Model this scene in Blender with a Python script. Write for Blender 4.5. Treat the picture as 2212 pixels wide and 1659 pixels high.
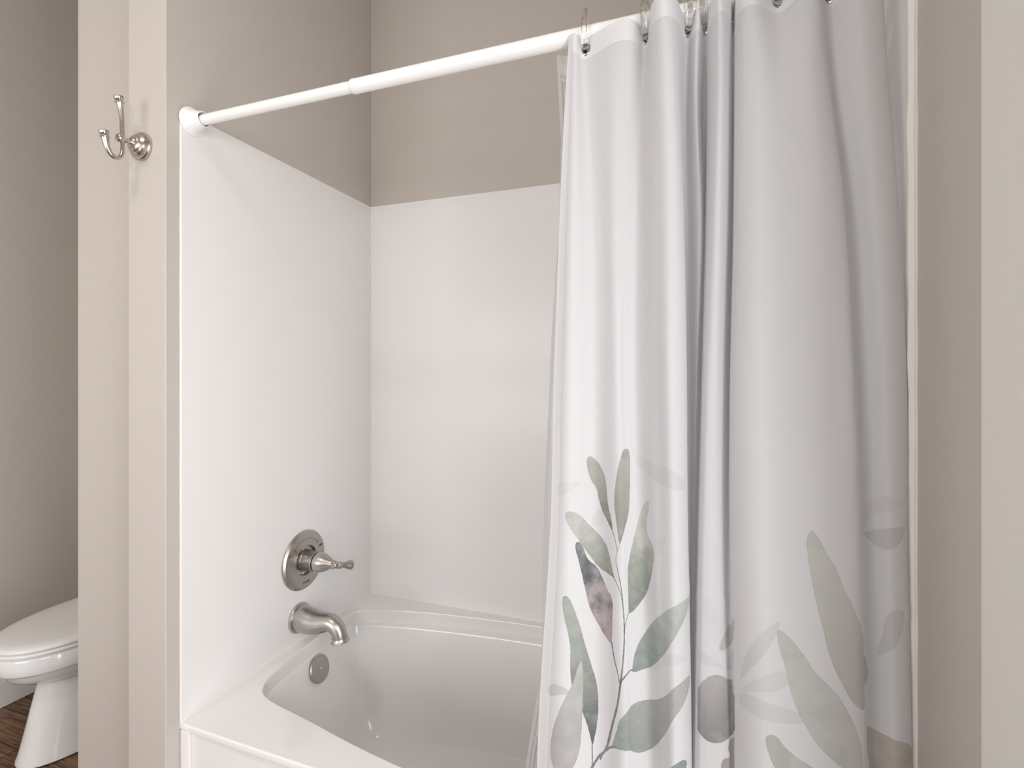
import bpy, bmesh, math, random
import numpy as np
from mathutils import Vector, Matrix, noise

for o in list(bpy.data.objects): bpy.data.objects.remove(o, do_unlink=True)
scn = bpy.context.scene
COL = scn.collection
PI = math.pi

# ------------------------------------------------------------------ camera
cam_d = bpy.data.cameras.new('camera')
cam_d.sensor_width = 36.0
cam_d.lens = 36.0 * 1108.0 / 2212.0
cam_d.shift_y = -26.5 / 2212.0
cam_d.clip_start = 0.02
cam = bpy.data.objects.new('camera', cam_d); COL.objects.link(cam)
cam.location = (1.149, -0.881, 1.331)
cam.rotation_euler = (PI/2, 0, math.radians(19.57))
scn.camera = cam

# ------------------------------------------------------------------ view, world and lights
scn.view_settings.view_transform = 'Standard'
scn.view_settings.look = 'None'
scn.view_settings.gamma = 1.0
scn.view_settings.use_curve_mapping = False
scn.view_settings.exposure = 0.04
world = bpy.data.worlds.new('world'); scn.world = world; world.use_nodes = True
wb = world.node_tree.nodes['Background']
wb.inputs[0].default_value = (0.93, 0.96, 1.0, 1); wb.inputs[1].default_value = 1.0

def area(name, loc, rot, sx, sy, power, col, spread=180):
    d = bpy.data.lights.new(name, 'AREA'); d.shape = 'RECTANGLE'; d.size = sx; d.size_y = sy
    d.energy = power; d.color = col; d.spread = math.radians(spread)
    o = bpy.data.objects.new(name, d); COL.objects.link(o)
    o.location = loc; o.rotation_euler = rot
    return o
# daylight from an unseen window added behind the camera, and through the doorway
area('added_window_daylight', (-0.45, -2.72, 1.32), (PI/2, 0, 0), 1.3, 1.3, 37, (0.97, 0.98, 1.0))
area('doorway_daylight', (1.75, -0.75, 1.05), (0, PI/2, 0), 1.9, 0.8, 24, (1.0, 0.99, 0.98))
# general fill, added as an unseen vanity lamp on the right-hand wall
area('vanity_fill_light', (1.28, -1.85, 1.62), (0, PI/2, 0), 0.35, 0.8, 13, (1.0, 0.97, 0.93))

# ------------------------------------------------------------------ helpers
def link(o, parent=None):
    COL.objects.link(o)
    if parent: o.parent = parent
    return o
def tag(o, label=None, cat=None, group=None, kind=None):
    if label: o['label'] = label
    if cat: o['category'] = cat
    if group: o['group'] = group
    if kind: o['kind'] = kind
    return o
def empty(name, loc, label, cat, group=None):
    o = bpy.data.objects.new(name, None); link(o); o.location = loc
    o.empty_display_size = 0.05
    return tag(o, label, cat, group)
def obj(name, verts, faces, mt, parent=None, smooth=True, sharp=40):
    me = bpy.data.meshes.new(name)
    me.from_pydata([tuple(v) for v in verts], [], faces)
    me.update()
    bm = bmesh.new(); bm.from_mesh(me)
    bmesh.ops.recalc_face_normals(bm, faces=bm.faces)
    a = math.radians(sharp)
    for f in bm.faces: f.smooth = smooth
    for e in bm.edges:
        if len(e.link_faces) == 2:
            try: e.smooth = e.calc_face_angle() < a
            except Exception: pass
    bm.to_mesh(me); bm.free()
    if mt: me.materials.append(mt)
    o = bpy.data.objects.new(name, me)
    link(o, parent)
    if parent:
        # vertices are given in world space; parents are never rotated or scaled
        me.transform(Matrix.Translation(-parent_loc(parent)))
    return o
def parent_loc(p):
    v = Vector((0, 0, 0))
    while p: v = v + Vector(p.location); p = p.parent
    return v
def join(parts):
    V, Fc = [], []
    for v, f in parts:
        n = len(V); V += [tuple(q) for q in v]; Fc += [tuple(i + n for i in g) for g in f]
    return V, Fc
def box(x0, x1, y0, y1, z0, z1):
    v = [(x0,y0,z0),(x1,y0,z0),(x1,y1,z0),(x0,y1,z0),(x0,y0,z1),(x1,y0,z1),(x1,y1,z1),(x0,y1,z1)]
    f = [(0,3,2,1),(4,5,6,7),(0,1,5,4),(1,2,6,5),(2,3,7,6),(3,0,4,7)]
    return v, f
def bevel(o, w=0.003, seg=3, ang=35):
    m = o.modifiers.new('bevel', 'BEVEL'); m.width = w; m.segments = seg
    m.limit_method = 'ANGLE'; m.angle_limit = math.radians(ang)
    return o
def frame_from(axis):
    z = Vector(axis).normalized()
    x = Vector((0, 0, 1)).cross(z)
    if x.length < 1e-4: x = Vector((1, 0, 0))
    x.normalize(); y = z.cross(x)
    return x, y, z
def lathe(profile, origin, axis, n=64, cap=True):
    """profile: (radius, height along axis)"""
    X, Y, Z = frame_from(axis); O = Vector(origin)
    V, Fc = [], []
    for r, h in profile:
        for k in range(n):
            a = 2*PI*k/n
            V.append(O + Z*h + X*(r*math.cos(a)) + Y*(r*math.sin(a)))
    m = len(profile)
    for i in range(m-1):
        for k in range(n):
            k2 = (k+1) % n
            Fc.append((i*n+k, i*n+k2, (i+1)*n+k2, (i+1)*n+k))
    if cap:
        Fc.append(tuple(range(n))); Fc.append(tuple((m-1)*n+k for k in range(n)))
    return V, Fc
def catmull(pts, m=8, closed=False):
    P = [np.array(p, float) for p in pts]; n = len(P); out = []
    rng = range(n) if closed else range(n-1)
    for i in rng:
        p1, p2 = P[i], P[(i+1) % n]
        p0 = P[i-1] if (i > 0 or closed) else 2*p1 - p2
        p3 = P[(i+2) % n] if (i+2 < n or closed) else 2*p2 - p1
        for k in range(m):
            t = k/m
            out.append(0.5*((2*p1) + (-p0+p2)*t + (2*p0-5*p1+4*p2-p3)*t*t + (-p0+3*p1-3*p2+p3)*t**3))
    if not closed: out.append(P[-1])
    return out
def tube(path, radii, n=20, closed=False, squash=None, cap=True):
    """path: list of points, radii: one per point (or a number)"""
    P = [Vector(p) for p in path]; m = len(P)
    if not hasattr(radii, '__len__'): radii = [radii]*m
    T = []
    for i in range(m):
        a = P[(i+1) % m] if (closed or i < m-1) else P[i]
        b = P[i-1] if (closed or i > 0) else P[i]
        T.append((a-b).normalized())
    X, Y, _ = frame_from(T[0])
    V, Fc = [], []
    for i in range(m):
        X = (X - T[i]*X.dot(T[i])).normalized(); Y = T[i].cross(X)
        for k in range(n):
            a = 2*PI*k/n
            V.append(P[i] + X*(radii[i]*math.cos(a)) + Y*(radii[i]*math.sin(a)))
    for i in range(m if closed else m-1):
        j = (i+1) % m
        for k in range(n):
            k2 = (k+1) % n
            Fc.append((i*n+k, i*n+k2, j*n+k2, j*n+k))
    if cap and not closed:
        Fc.append(tuple(range(n))); Fc.append(tuple((m-1)*n+k for k in range(n)))
    return V, Fc
def text_mesh(s, size, origin, right, up, depth=0.0004, spacing=1.0):
    cu = bpy.data.curves.new('txt', 'FONT'); cu.body = s; cu.size = size; cu.extrude = depth
    cu.align_x = 'CENTER'; cu.align_y = 'CENTER'; cu.space_character = spacing
    to = bpy.data.objects.new('txt', cu); COL.objects.link(to)
    dg = bpy.context.evaluated_depsgraph_get()
    me = bpy.data.meshes.new_from_object(to.evaluated_get(dg))
    R, U = Vector(right).normalized(), Vector(up).normalized(); N = R.cross(U); O = Vector(origin)
    V = [O + R*v.co.x + U*v.co.y + N*v.co.z for v in me.vertices]
    Fc = [tuple(p.vertices) for p in me.polygons]
    bpy.data.objects.remove(to, do_unlink=True); bpy.data.curves.remove(cu)
    return V, Fc

# ------------------------------------------------------------------ materials
def mat(name, col, rough=0.5, metal=0.0, spec=0.5, coat=0.0, bump=None, noise_mix=None, transl=0, ior=1.45):
    m = bpy.data.materials.new(name); m.use_nodes = True
    nt = m.node_tree; p = nt.nodes['Principled BSDF']
    p.inputs['Base Color'].default_value = (*col, 1); p.inputs['Roughness'].default_value = rough
    p.inputs['Metallic'].default_value = metal; p.inputs['Specular IOR Level'].default_value = spec
    p.inputs['Coat Weight'].default_value = coat; p.inputs['Coat Roughness'].default_value = 0.05
    tc = nt.nodes.new('ShaderNodeTexCoord')
    if noise_mix:
        sc, amt = noise_mix
        n = nt.nodes.new('ShaderNodeTexNoise'); n.inputs['Scale'].default_value = sc; n.inputs['Detail'].default_value = 3
        nt.links.new(tc.outputs['Object'], n.inputs['Vector'])
        r = nt.nodes.new('ShaderNodeMapRange'); r.inputs['To Min'].default_value = 1-amt; r.inputs['To Max'].default_value = 1+amt
        nt.links.new(n.outputs['Fac'], r.inputs['Value'])
        mx = nt.nodes.new('ShaderNodeVectorMath'); mx.operation = 'SCALE'; mx.inputs[0].default_value = col
        nt.links.new(r.outputs[0], mx.inputs['Scale']); nt.links.new(mx.outputs[0], p.inputs['Base Color'])
    if bump:
        sc, st, dist = bump
        n = nt.nodes.new('ShaderNodeTexNoise'); n.inputs['Scale'].default_value = sc; n.inputs['Detail'].default_value = 2
        nt.links.new(tc.outputs['Object'], n.inputs['Vector'])
        b = nt.nodes.new('ShaderNodeBump'); b.inputs['Strength'].default_value = st; b.inputs['Distance'].default_value = dist
        nt.links.new(n.outputs['Fac'], b.inputs['Height']); nt.links.new(b.outputs[0], p.inputs['Normal'])
    return m
PAINT = (0.570, 0.525, 0.490)
M = {}
M['paint'] = mat('greige_paint', PAINT, 0.42, spec=0.35, bump=(420, 0.35, 0.0006))
M['paint_rough'] = mat('rolled_greige_paint', PAINT, 0.36, spec=0.4, bump=(230, 0.6, 0.0012))
M['ceiling'] = mat('ceiling_white', (0.82, 0.81, 0.79), 0.7)
M['trim'] = mat('trim_white', (0.80, 0.78, 0.75), 0.35)
M['acrylic'] = mat('white_acrylic', (0.86, 0.85, 0.85), 0.34, spec=0.45, coat=0.06)
M['tub'] = mat('white_tub_gelcoat', (0.86, 0.845, 0.84), 0.14, spec=0.5, coat=0.4)
M['caulk'] = mat('caulk', (0.88, 0.86, 0.83), 0.4, bump=(160, 0.5, 0.002))
M['porcelain'] = mat('porcelain', (0.86, 0.86, 0.87), 0.08, spec=0.6, coat=0.6)
M['seat'] = mat('seat_plastic', (0.85, 0.84, 0.83), 0.2)
M['enamel'] = mat('rod_enamel', (0.90, 0.90, 0.89), 0.22, coat=0.3)
M['plasticwhite'] = mat('flange_plastic', (0.88, 0.88, 0.87), 0.3)
M['dark'] = mat('dark_gap', (0.05, 0.05, 0.05), 0.5)
M['engrave'] = mat('engraved_marking', (0.13, 0.12, 0.11), 0.5, metal=0.6)
def brushed(name, col, rough, axis_scale):
    m = mat(name, col, rough, metal=1.0)
    nt = m.node_tree; p = nt.nodes['Principled BSDF']
    tc = nt.nodes.new('ShaderNodeTexCoord'); mp = nt.nodes.new('ShaderNodeMapping'); mp.inputs['Scale'].default_value = axis_scale
    n = nt.nodes.new('ShaderNodeTexNoise'); n.inputs['Scale'].default_value = 30; n.inputs['Detail'].default_value = 4
    nt.links.new(tc.outputs['Object'], mp.inputs[0]); nt.links.new(mp.outputs[0], n.inputs['Vector'])
    r = nt.nodes.new('ShaderNodeMapRange'); r.inputs['To Min'].default_value = rough-0.06; r.inputs['To Max'].default_value = rough+0.08
    nt.links.new(n.outputs['Fac'], r.inputs['Value']); nt.links.new(r.outputs[0], p.inputs['Roughness'])
    b = nt.nodes.new('ShaderNodeBump'); b.inputs['Strength'].default_value = 0.05; b.inputs['Distance'].default_value = 0.0002
    nt.links.new(n.outputs['Fac'], b.inputs['Height']); nt.links.new(b.outputs[0], p.inputs['Normal'])
    return m
M['nickel'] = brushed('brushed_nickel', (0.50, 0.475, 0.45), 0.32, (1, 8, 8))
M['nickel_plate'] = brushed('brushed_nickel_plate', (0.47, 0.435, 0.41), 0.33, (1, 12, 1))
M['hooknickel'] = brushed('satin_nickel', (0.60, 0.56, 0.51), 0.24, (6, 1, 6))
M['chrome'] = mat('grommet_steel', (0.62, 0.61, 0.58), 0.18, metal=1.0)

def clear_plastic(name, tint, rough=0.06):
    m = bpy.data.materials.new(name); m.use_nodes = True; nt = m.node_tree
    p = nt.nodes['Principled BSDF']; p.inputs['Base Color'].default_value = (*tint, 1)
    p.inputs['Roughness'].default_value = rough; p.inputs['Transmission Weight'].default_value = 1.0; p.inputs['IOR'].default_value = 1.4
    return m
M['clear'] = clear_plastic('clear_acrylic', (0.97, 0.97, 0.96))

def vinyl(name, cloud, gloss):
    m = bpy.data.materials.new(name); m.use_nodes = True; nt = m.node_tree; nt.nodes.remove(nt.nodes['Principled BSDF'])
    out = nt.nodes['Material Output']
    tr = nt.nodes.new('ShaderNodeBsdfTransparent'); tr.inputs[0].default_value = (0.97, 0.97, 0.97, 1)
    df = nt.nodes.new('ShaderNodeBsdfDiffuse'); df.inputs[0].default_value = (0.85, 0.85, 0.85, 1)
    gl = nt.nodes.new('ShaderNodeBsdfGlossy'); gl.inputs['Roughness'].default_value = 0.09
    tc = nt.nodes.new('ShaderNodeTexCoord'); mp = nt.nodes.new('ShaderNodeMapping'); mp.inputs['Scale'].default_value = (1, 1, 0.18)
    n = nt.nodes.new('ShaderNodeTexNoise'); n.inputs['Scale'].default_value = 60; n.inputs['Detail'].default_value = 3
    nt.links.new(tc.outputs['Object'], mp.inputs[0]); nt.links.new(mp.outputs[0], n.inputs['Vector'])
    b = nt.nodes.new('ShaderNodeBump'); b.inputs['Strength'].default_value = 0.35; b.inputs['Distance'].default_value = 0.002
    nt.links.new(n.outputs['Fac'], b.inputs['Height']); nt.links.new(b.outputs[0], gl.inputs['Normal'])
    m1 = nt.nodes.new('ShaderNodeMixShader'); m1.inputs[0].default_value = cloud
    nt.links.new(tr.outputs[0], m1.inputs[1]); nt.links.new(df.outputs[0], m1.inputs[2])
    fr = nt.nodes.new('ShaderNodeFresnel'); fr.inputs[0].default_value = 1.4
    mu = nt.nodes.new('ShaderNodeMath'); mu.operation = 'MULTIPLY'; mu.inputs[1].default_value = gloss
    nt.links.new(fr.outputs[0], mu.inputs[0])
    m2 = nt.nodes.new('ShaderNodeMixShader'); nt.links.new(mu.outputs[0], m2.inputs[0])
    nt.links.new(m1.outputs[0], m2.inputs[1]); nt.links.new(gl.outputs[0], m2.inputs[2])
    nt.links.new(m2.outputs[0], out.inputs[0])
    return m
M['liner'] = vinyl('clear_vinyl', 0.20, 1.8)
M['liner_hem'] = vinyl('clear_vinyl_hem', 0.70, 2.0)
M['pane'] = vinyl('window_pane', 0.0, 1.0)

def wood_mat():
    m = mat('dark_oak_floor', (0.10, 0.06, 0.035), 0.38, coat=0.2); nt = m.node_tree; p = nt.nodes['Principled BSDF']
    tc = nt.nodes.new('ShaderNodeTexCoord'); mp = nt.nodes.new('ShaderNodeMapping'); mp.inputs['Scale'].default_value = (1.6, 22, 1)
    n = nt.nodes.new('ShaderNodeTexNoise'); n.inputs['Scale'].default_value = 5; n.inputs['Detail'].default_value = 8; n.inputs['Distortion'].default_value = 0.6
    nt.links.new(tc.outputs['Object'], mp.inputs[0]); nt.links.new(mp.outputs[0], n.inputs['Vector'])
    br = nt.nodes.new('ShaderNodeTexBrick'); br.inputs['Scale'].default_value = 1.0; br.inputs['Brick Width'].default_value = 1.1; br.inputs['Row Height'].default_value = 0.12
    br.inputs['Mortar Size'].default_value = 0.0025; br.inputs['Color1'].default_value = (0.6, 0.6, 0.6, 1); br.inputs['Color2'].default_value = (1, 1, 1, 1); br.inputs['Mortar'].default_value = (0.12, 0.12, 0.12, 1)
    nt.links.new(tc.outputs['Object'], br.inputs['Vector'])
    cr = nt.nodes.new('ShaderNodeValToRGB'); cr.color_ramp.elements[0].position = 0.35; cr.color_ramp.elements[0].color = (0.045, 0.020, 0.008, 1)
    cr.color_ramp.elements[1].position = 0.68; cr.color_ramp.elements[1].color = (0.36, 0.185, 0.080, 1)
    nt.links.new(n.outputs['Fac'], cr.inputs[0])
    mx = nt.nodes.new('ShaderNodeMix'); mx.data_type = 'RGBA'; mx.blend_type = 'MULTIPLY'; mx.inputs[0].default_value = 1
    nt.links.new(cr.outputs[0], mx.inputs[6]); nt.links.new(br.outputs[0], mx.inputs[7]); nt.links.new(mx.outputs[2], p.inputs['Base Color'])
    b = nt.nodes.new('ShaderNodeBump'); b.inputs['Strength'].default_value = 0.2; b.inputs['Distance'].default_value = 0.001
    nt.links.new(n.outputs['Fac'], b.inputs['Height']); nt.links.new(b.outputs[0], p.inputs['Normal'])
    return m
M['wood'] = wood_mat()
# ------------------------------------------------------------------ the room
L = 1.444          # alcove length
D = 0.762          # alcove depth
XL = -1.445        # toilet room far wall
YB = -2.6          # wall behind the camera
H = 3.1
def struct(name, mesh, mt, bev=None):
    o = obj(name, mesh[0], mesh[1], mt, smooth=False); tag(o, kind='structure')
    if bev: bevel(o, bev)
    return o
struct('floor', box(XL-0.12, 2.4, YB-0.12, D+0.12, -0.05, 0.0), M['wood'])
struct('ceiling', box(XL-0.12, L+0.12, YB-0.12, D+0.12, H, H+0.08), M['ceiling'])
struct('wall_back', box(XL-0.12, L+0.12, D, D+0.12, 0, H), M['paint'])
struct('wall_left', box(XL-0.12, XL, YB-0.12, D, 0, H), M['paint'])
# partition between tub and toilet: its end by the tub stands 7 cm proud of the rest
struct('wall_partition', join([box(-0.124, 0.0, -0.034, D, 0, H)]), M['paint_rough'], 0.002)
struct('wall_stub', box(-0.4347, -0.1241, 0.04, D, 0, H), M['paint_rough'], 0.002)
# wall on the right, with the doorway in it
struct('wall_right', join([box(L, L+0.12, -0.315, D, 0, H), box(L, L+0.12, YB, -1.155, 0, H), box(L, L+0.12, -1.155, -0.315, 2.06, H)]), M['paint'])
# wall behind the camera; its unseen window is added to carry the daylight
wx0, wx1, wz0, wz1 = -1.1, 0.2, 0.70, 1.95
struct('wall_front', join([box(XL, wx0, YB-0.12, YB, 0, H), box(wx1, L+0.12, YB-0.12, YB, 0, H),
                           box(wx0, wx1, YB-0.12, YB, 0, wz0), box(wx0, wx1, YB-0.12, YB, wz1, H)]), M['paint'])
win = struct('added_window', join([box(wx0-0.06, wx0, YB-0.09, YB+0.02, wz0-0.06, wz1+0.06), box(wx1, wx1+0.06, YB-0.09, YB+0.02, wz0-0.06, wz1+0.06),
                         box(wx0, wx1, YB-0.09, YB+0.02, wz0-0.06, wz0), box(wx0, wx1, YB-0.09, YB+0.02, wz1, wz1+0.06),
                         box((wx0+wx1)/2-0.02, (wx0+wx1)/2+0.02, YB-0.08, YB-0.02, wz0, wz1),
                         box(wx0, wx1, YB-0.08, YB-0.02, 1.30, 1.34)]), M['trim'])
pn = obj('window_pane', *box(wx0, wx1, YB-0.052, YB-0.048, wz0, wz1), M['pane'], smooth=False); pn.parent = win
# door casing around the doorway, flush with the wall on the right
struct('trim_1', join([box(L-0.018, L, -0.312, -0.2225, 0, 2.14), box(L-0.018, L, -1.24, -1.158, 0, 2.14), box(L-0.018, L, -1.158, -0.312, 2.058, 2.14),
                       box(L-0.006, L+0.122, -0.330, -0.312, 0, 2.06), box(L-0.006, L+0.122, -1.158, -1.140, 0, 2.06)]), M['trim'], 0.003)
struct('baseboard_left', box(XL, XL+0.014, YB, D, 0, 0.105), M['trim'], 0.004)
struct('baseboard_back', box(XL+0.014, -0.4347, D-0.014, D, 0, 0.105), M['trim'], 0.004)
struct('baseboard_partition', box(-0.4487, -0.4347, 0.026, D-0.014, 0, 0.105), M['trim'], 0.004)
struct('baseboard_stub', box(-0.4347, -0.138, 0.026, 0.0398, 0, 0.105), M['trim'], 0.004)
struct('baseboard_front', box(XL+0.014, L-0.014, YB, YB+0.014, 0, 0.105), M['trim'], 0.004)

# ------------------------------------------------------------------ unseen ceiling lamp, added to brighten the basin
def added_ceiling_lamp():
    c = (0.35, -1.25, H)
    t = empty('added_ceiling_lamp', c, 'unseen added round flush ceiling lamp with frosted glass dome above the room behind the camera', 'lamp')
    obj('canopy', *lathe([(0.17,0.0),(0.175,0.01),(0.175,0.03),(0.165,0.035)], c, (0,0,-1), 48), M['nickel_plate'], t)
    g = bpy.data.materials.new('lit_frosted_glass'); g.use_nodes = True; p = g.node_tree.nodes['Principled BSDF']
    p.inputs['Base Color'].default_value = (0.9,0.88,0.82,1); p.inputs['Emission Color'].default_value = (1.0,0.86,0.68,1); p.inputs['Emission Strength'].default_value = 5.0
    obj('dome', *lathe([(0.160,0.034),(0.155,0.055),(0.13,0.085),(0.08,0.108),(0.03,0.116),(0.005,0.117)], c, (0,0,-1), 48), g, t)
    area('ceiling_fill_light', (c[0], c[1], H-0.125), (0,0,0), 0.30, 0.30, 9, (1.0, 0.93, 0.84)).parent = None
added_ceiling_lamp()
def added_vanity_lamp():  # made-up fixture, out of view, that houses the fill light
    x, y, z = L, -1.85, 1.64
    t = empty('added_vanity_lamp', (x, y, z), 'unseen added wall lamp with three frosted glass shades on the wall behind the camera', 'lamp')
    b = obj('backplate', *box(x-0.022, x, y-0.36, y+0.36, z-0.05, z+0.05), M['nickel_plate'], t, smooth=False); bevel(b, 0.008)
    g = bpy.data.materials['lit_frosted_glass']
    for k in (-0.25, 0.0, 0.25):
        obj('arm', *tube([(x-0.02, y+k, z), (x-0.07, y+k, z), (x-0.085, y+k, z-0.012)], 0.008, 12), M['nickel_plate'], t)
        obj('shade', *lathe([(0.018,0.0),(0.028,0.01),(0.040,0.05),(0.052,0.10),(0.050,0.105),(0.004,0.09)], (x-0.085, y+k, z-0.012), (0,0,-1), 32), g, t)
added_vanity_lamp()

# ------------------------------------------------------------------ tub surround
def bead(p, q, r, wob=0.0003, seed=0):
    n = 60; P = []
    for i in range(n+1):
        f = i/n; v = Vector(p).lerp(Vector(q), f)
        P.append(v + Vector((noise.noise(Vector((f*25+seed, 1, 2)))*wob, noise.noise(Vector((f*25+seed, 7, 2)))*wob, 0)))
    return tube(P, [r*(1+0.25*noise.noise(Vector((f*40/n, seed, 5)))) for f in range(n+1)], 8)
def surround():
    zt, T = 1.95, 0.005
    t = empty('surround_panel', (0.0025, D/2, 0.5), 'glossy white surround panel the shower valve and spout come through', 'surround panel')
    a = obj('panel', *box(0.0002, T, 0.0, D-0.001, 0.5005, zt), M['acrylic'], t, smooth=False); bevel(a, 0.0015, 2)
    obj('caulk_bead', *bead((0.002, 0.0, 0.5), (0.002, 0.0, zt), 0.0016, seed=1), M['caulk'], t)
    obj('caulk_bead', *bead((T, 0.0, 0.5005), (T, D-T, 0.5005), 0.0024, seed=6), M['caulk'], t)
    t = empty('surround_panel', (L/2, D-0.0025, 0.5), 'long glossy white surround panel on the back wall above the tub', 'surround panel')
    b = obj('panel', *box(T, L-T, D-T, D-0.0002, 0.5005, zt), M['acrylic'], t, smooth=False); bevel(b, 0.0012, 2)
    obj('caulk_bead', *bead((T, D-T, 0.502), (T, D-T, zt), 0.0013, seed=5), M['caulk'], t)
    obj('caulk_bead', *bead((T, D-T, 0.5005), (L-T, D-T, 0.5005), 0.0022, seed=8), M['caulk'], t)
    t = empty('surround_panel', (L-0.0025, D/2, 0.5), 'glossy surround panel at the right end, mostly hidden behind the printed curtain', 'surround panel')
    c = obj('panel', *box(L-T, L-0.0002, 0.0, D-T-0.001, 0.5005, zt), M['acrylic'], t, smooth=False); bevel(c, 0.0015, 2)
    obj('caulk_bead', *bead((L-0.001, -0.004, 0.49), (L-0.001, -0.004, 3.05), 0.0095, 0.0012, seed=3), M['caulk'], t)
surround()

# ------------------------------------------------------------------ bathtub
def bathtub():
    t = empty('bathtub', (L/2, D/2, 0), 'white alcove bathtub with curved basin below the glossy surround', 'bathtub')
    CX = L/2
    left = [(0.036,0.42),(0.031,0.50),(0.029,0.575),(0.043,0.617),(0.090,0.640),(0.247,0.683),(0.441,0.709),(0.60,0.722)]
    front = [(0.60,0.052),(0.443,0.075),(0.284,0.107),(0.160,0.130),(0.103,0.149),(0.075,0.176),(0.056,0.220),(0.044,0.30)]
    ring = left + [(CX,0.726)] + [(L-x, y) for x, y in reversed(left)] + [(L-x, y) for x, y in reversed(front)] + [(CX,0.045)] + front
    # floor ring, same number of control points
    def flo(p):
        x, y = p; u = (x-CX)/(CX-0.03); v = (y-0.386)/0.33
        return (CX + math.copysign(min(abs(u), 1)*0.56, u)+0.0, 0.386 + v*0.225)
    R = catmull(ring, 8, True); Fl = catmull([flo(p) for p in ring], 8, True); n = len(R)
    # (blend toward floor, z, ledge amount)
    levels = [(-0.006,0.5,0),(0.0,0.5,0),(0.005,0.4994,0),(0.010,0.4975,0),(0.014,0.494,0),(0.017,0.488,0),(0.031,0.4620,0),(0.035,0.4585,0.25),(0.042,0.4568,0.7),(0.050,0.4555,0.95),(0.056,0.4535,1),(0.064,0.4480,1),(0.13,0.42,1),(0.26,0.335,1),(0.40,0.25,0.7),(0.55,0.185,0.4),(0.70,0.150,0.2),(0.85,0.128,0),(1.0,0.118,0),(1.3,0.113,0),(1.8,0.110,0),(2.6,0.108,0)]
    V, Fc = [], []
    for b, z, lg in levels:
        for r, f in zip(R, Fl):
            side = min(1, abs(r[1]-0.386)/0.30)**3
            if b <= 1: q = r + (f-r)*b; cy = (0.386-r[1])
            else:
                c0 = np.array((CX, 0.386)); q = c0 + (f-c0)*(1 - (b-1)/2.0)
            yy = q[1] + math.copysign(0.020*lg*side, 0.386-r[1])
            V.append((q[0], yy, z))
    for i in range(len(levels)-1):
        for k in range(n):
            k2 = (k+1) % n; Fc.append((i*n+k, i*n+k2, (i+1)*n+k2, (i+1)*n+k))
    Fc.append(tuple((len(levels)-1)*n+k for k in range(n)))
    # deck
    x0, x1, y0, y1 = 0.0, L, 0.0, D-0.001
    outer = []
    for r in R:
        dx, dy = r[0]-CX, r[1]-0.386; s = 1e9
        if abs(dx) > 1e-6: s = min(s, ((x1 if dx > 0 else x0)-CX)/dx)
        if abs(dy) > 1e-6: s = min(s, ((y1 if dy > 0 else y0)-0.386)/dy)
        outer.append([CX+dx*s, 0.386+dy*s])
    for cx_, cy_ in ((x0,y0),(x0,y1),(x1,y0),(x1,y1)):
        j = min(range(n), key=lambda k: (outer[k][0]-cx_)**2+(outer[k][1]-cy_)**2); outer[j] = [cx_, cy_]
    def bow(p, off=0.0, z=0.5):
        x, y = p
        if y < 0.002: y = y - 0.010*math.sin(PI*min(max(x/L, 0), 1))**0.7 + off
        return (x, y, z)
    base = len(V)
    V += [bow(p, 0.004) for p in outer]; o2 = len(V); V += [bow(p, 0.0012, 0.4988) for p in outer]; o3 = len(V); V += [bow(p, 0.0, 0.4955) for p in outer]
    o4 = len(V); V += [bow(p, 0.0, 0.4870) for p in outer]; o5 = len(V); V += [bow(p, 0.006, 0.4835) for p in outer]
    for k in range(n):
        k2 = (k+1) % n
        Fc.append((k, k2, base+k2, base+k))
        for a, b in ((base, o2), (o2, o3), (o3, o4), (o4, o5)): Fc.append((a+k, a+k2, b+k2, b+k))
    ob = obj('basin', V, Fc, M['tub'], t, sharp=50)
    wn = ob.modifiers.new('normals', 'WEIGHTED_NORMAL'); wn.keep_sharp = True; wn.weight = 80
    # apron: a proud strip at either end and a long recessed panel
    ap = join([box(0.0005, 0.030, 0.000, 0.03, 0.0, 0.4835), box(L-0.030, L-0.0005, 0.000, 0.03, 0.0, 0.4835),
               box(0.030, L-0.030, 0.006, 0.03, 0.0, 0.4835), box(0.030, L-0.030, -0.001, 0.03, 0.0, 0.05)])
    a = obj('apron', *ap, M['tub'], t, smooth=False); bevel(a, 0.003)
    # overflow plate on the sloping end of the basin
    nrm = Vector((0.955, 0, 0.296)); c = Vector((0.0585, 0.407, 0.4165))
    p = lathe([(0.0385,-0.004),(0.0385,0.002),(0.0400,0.004),(0.0400,0.0065),(0.0375,0.0090),(0.010,0.0098),(0.0045,0.0098)], c, nrm, 64)
    op = obj('overflow_plate', *p, M['nickel_plate'], t); tag(op, 'round brushed nickel overflow plate')
    s = lathe([(0.0052,0.0085),(0.0052,0.0104),(0.0040,0.0112),(0.0028,0.0112),(0.0026,0.0102)], c, nrm, 24)
    obj('screw', *s, M['chrome'], op)
    upv = Vector((-0.296, 0, 0.955)); rt = Vector((0, 1, 0))
    V2, F2 = [], []
    for i, ch in enumerate('WATCO'):
        a_ = math.radians((2-i)*15); rad = 0.026
        d = upv*math.cos(a_) - rt*math.sin(a_)
        tv, tf = text_mesh(ch, 0.0075, c + nrm*0.0094 + d*rad, rt*math.cos(a_)+upv*math.sin(a_), d)
        V2, F2 = join([(V2, F2), (tv, tf)])
    obj('embossed_text', V2, F2, M['chrome'], op, smooth=False)
    # drain in the floor of the basin
    dr = lathe([(0.036,0.0),(0.035,0.003),(0.026,0.004),(0.024,0.010),(0.004,0.013)], (0.25, 0.386, 0.107), (0,0,1), 40)
    obj('drain', *dr, M['nickel_plate'], t)
bathtub()

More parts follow.
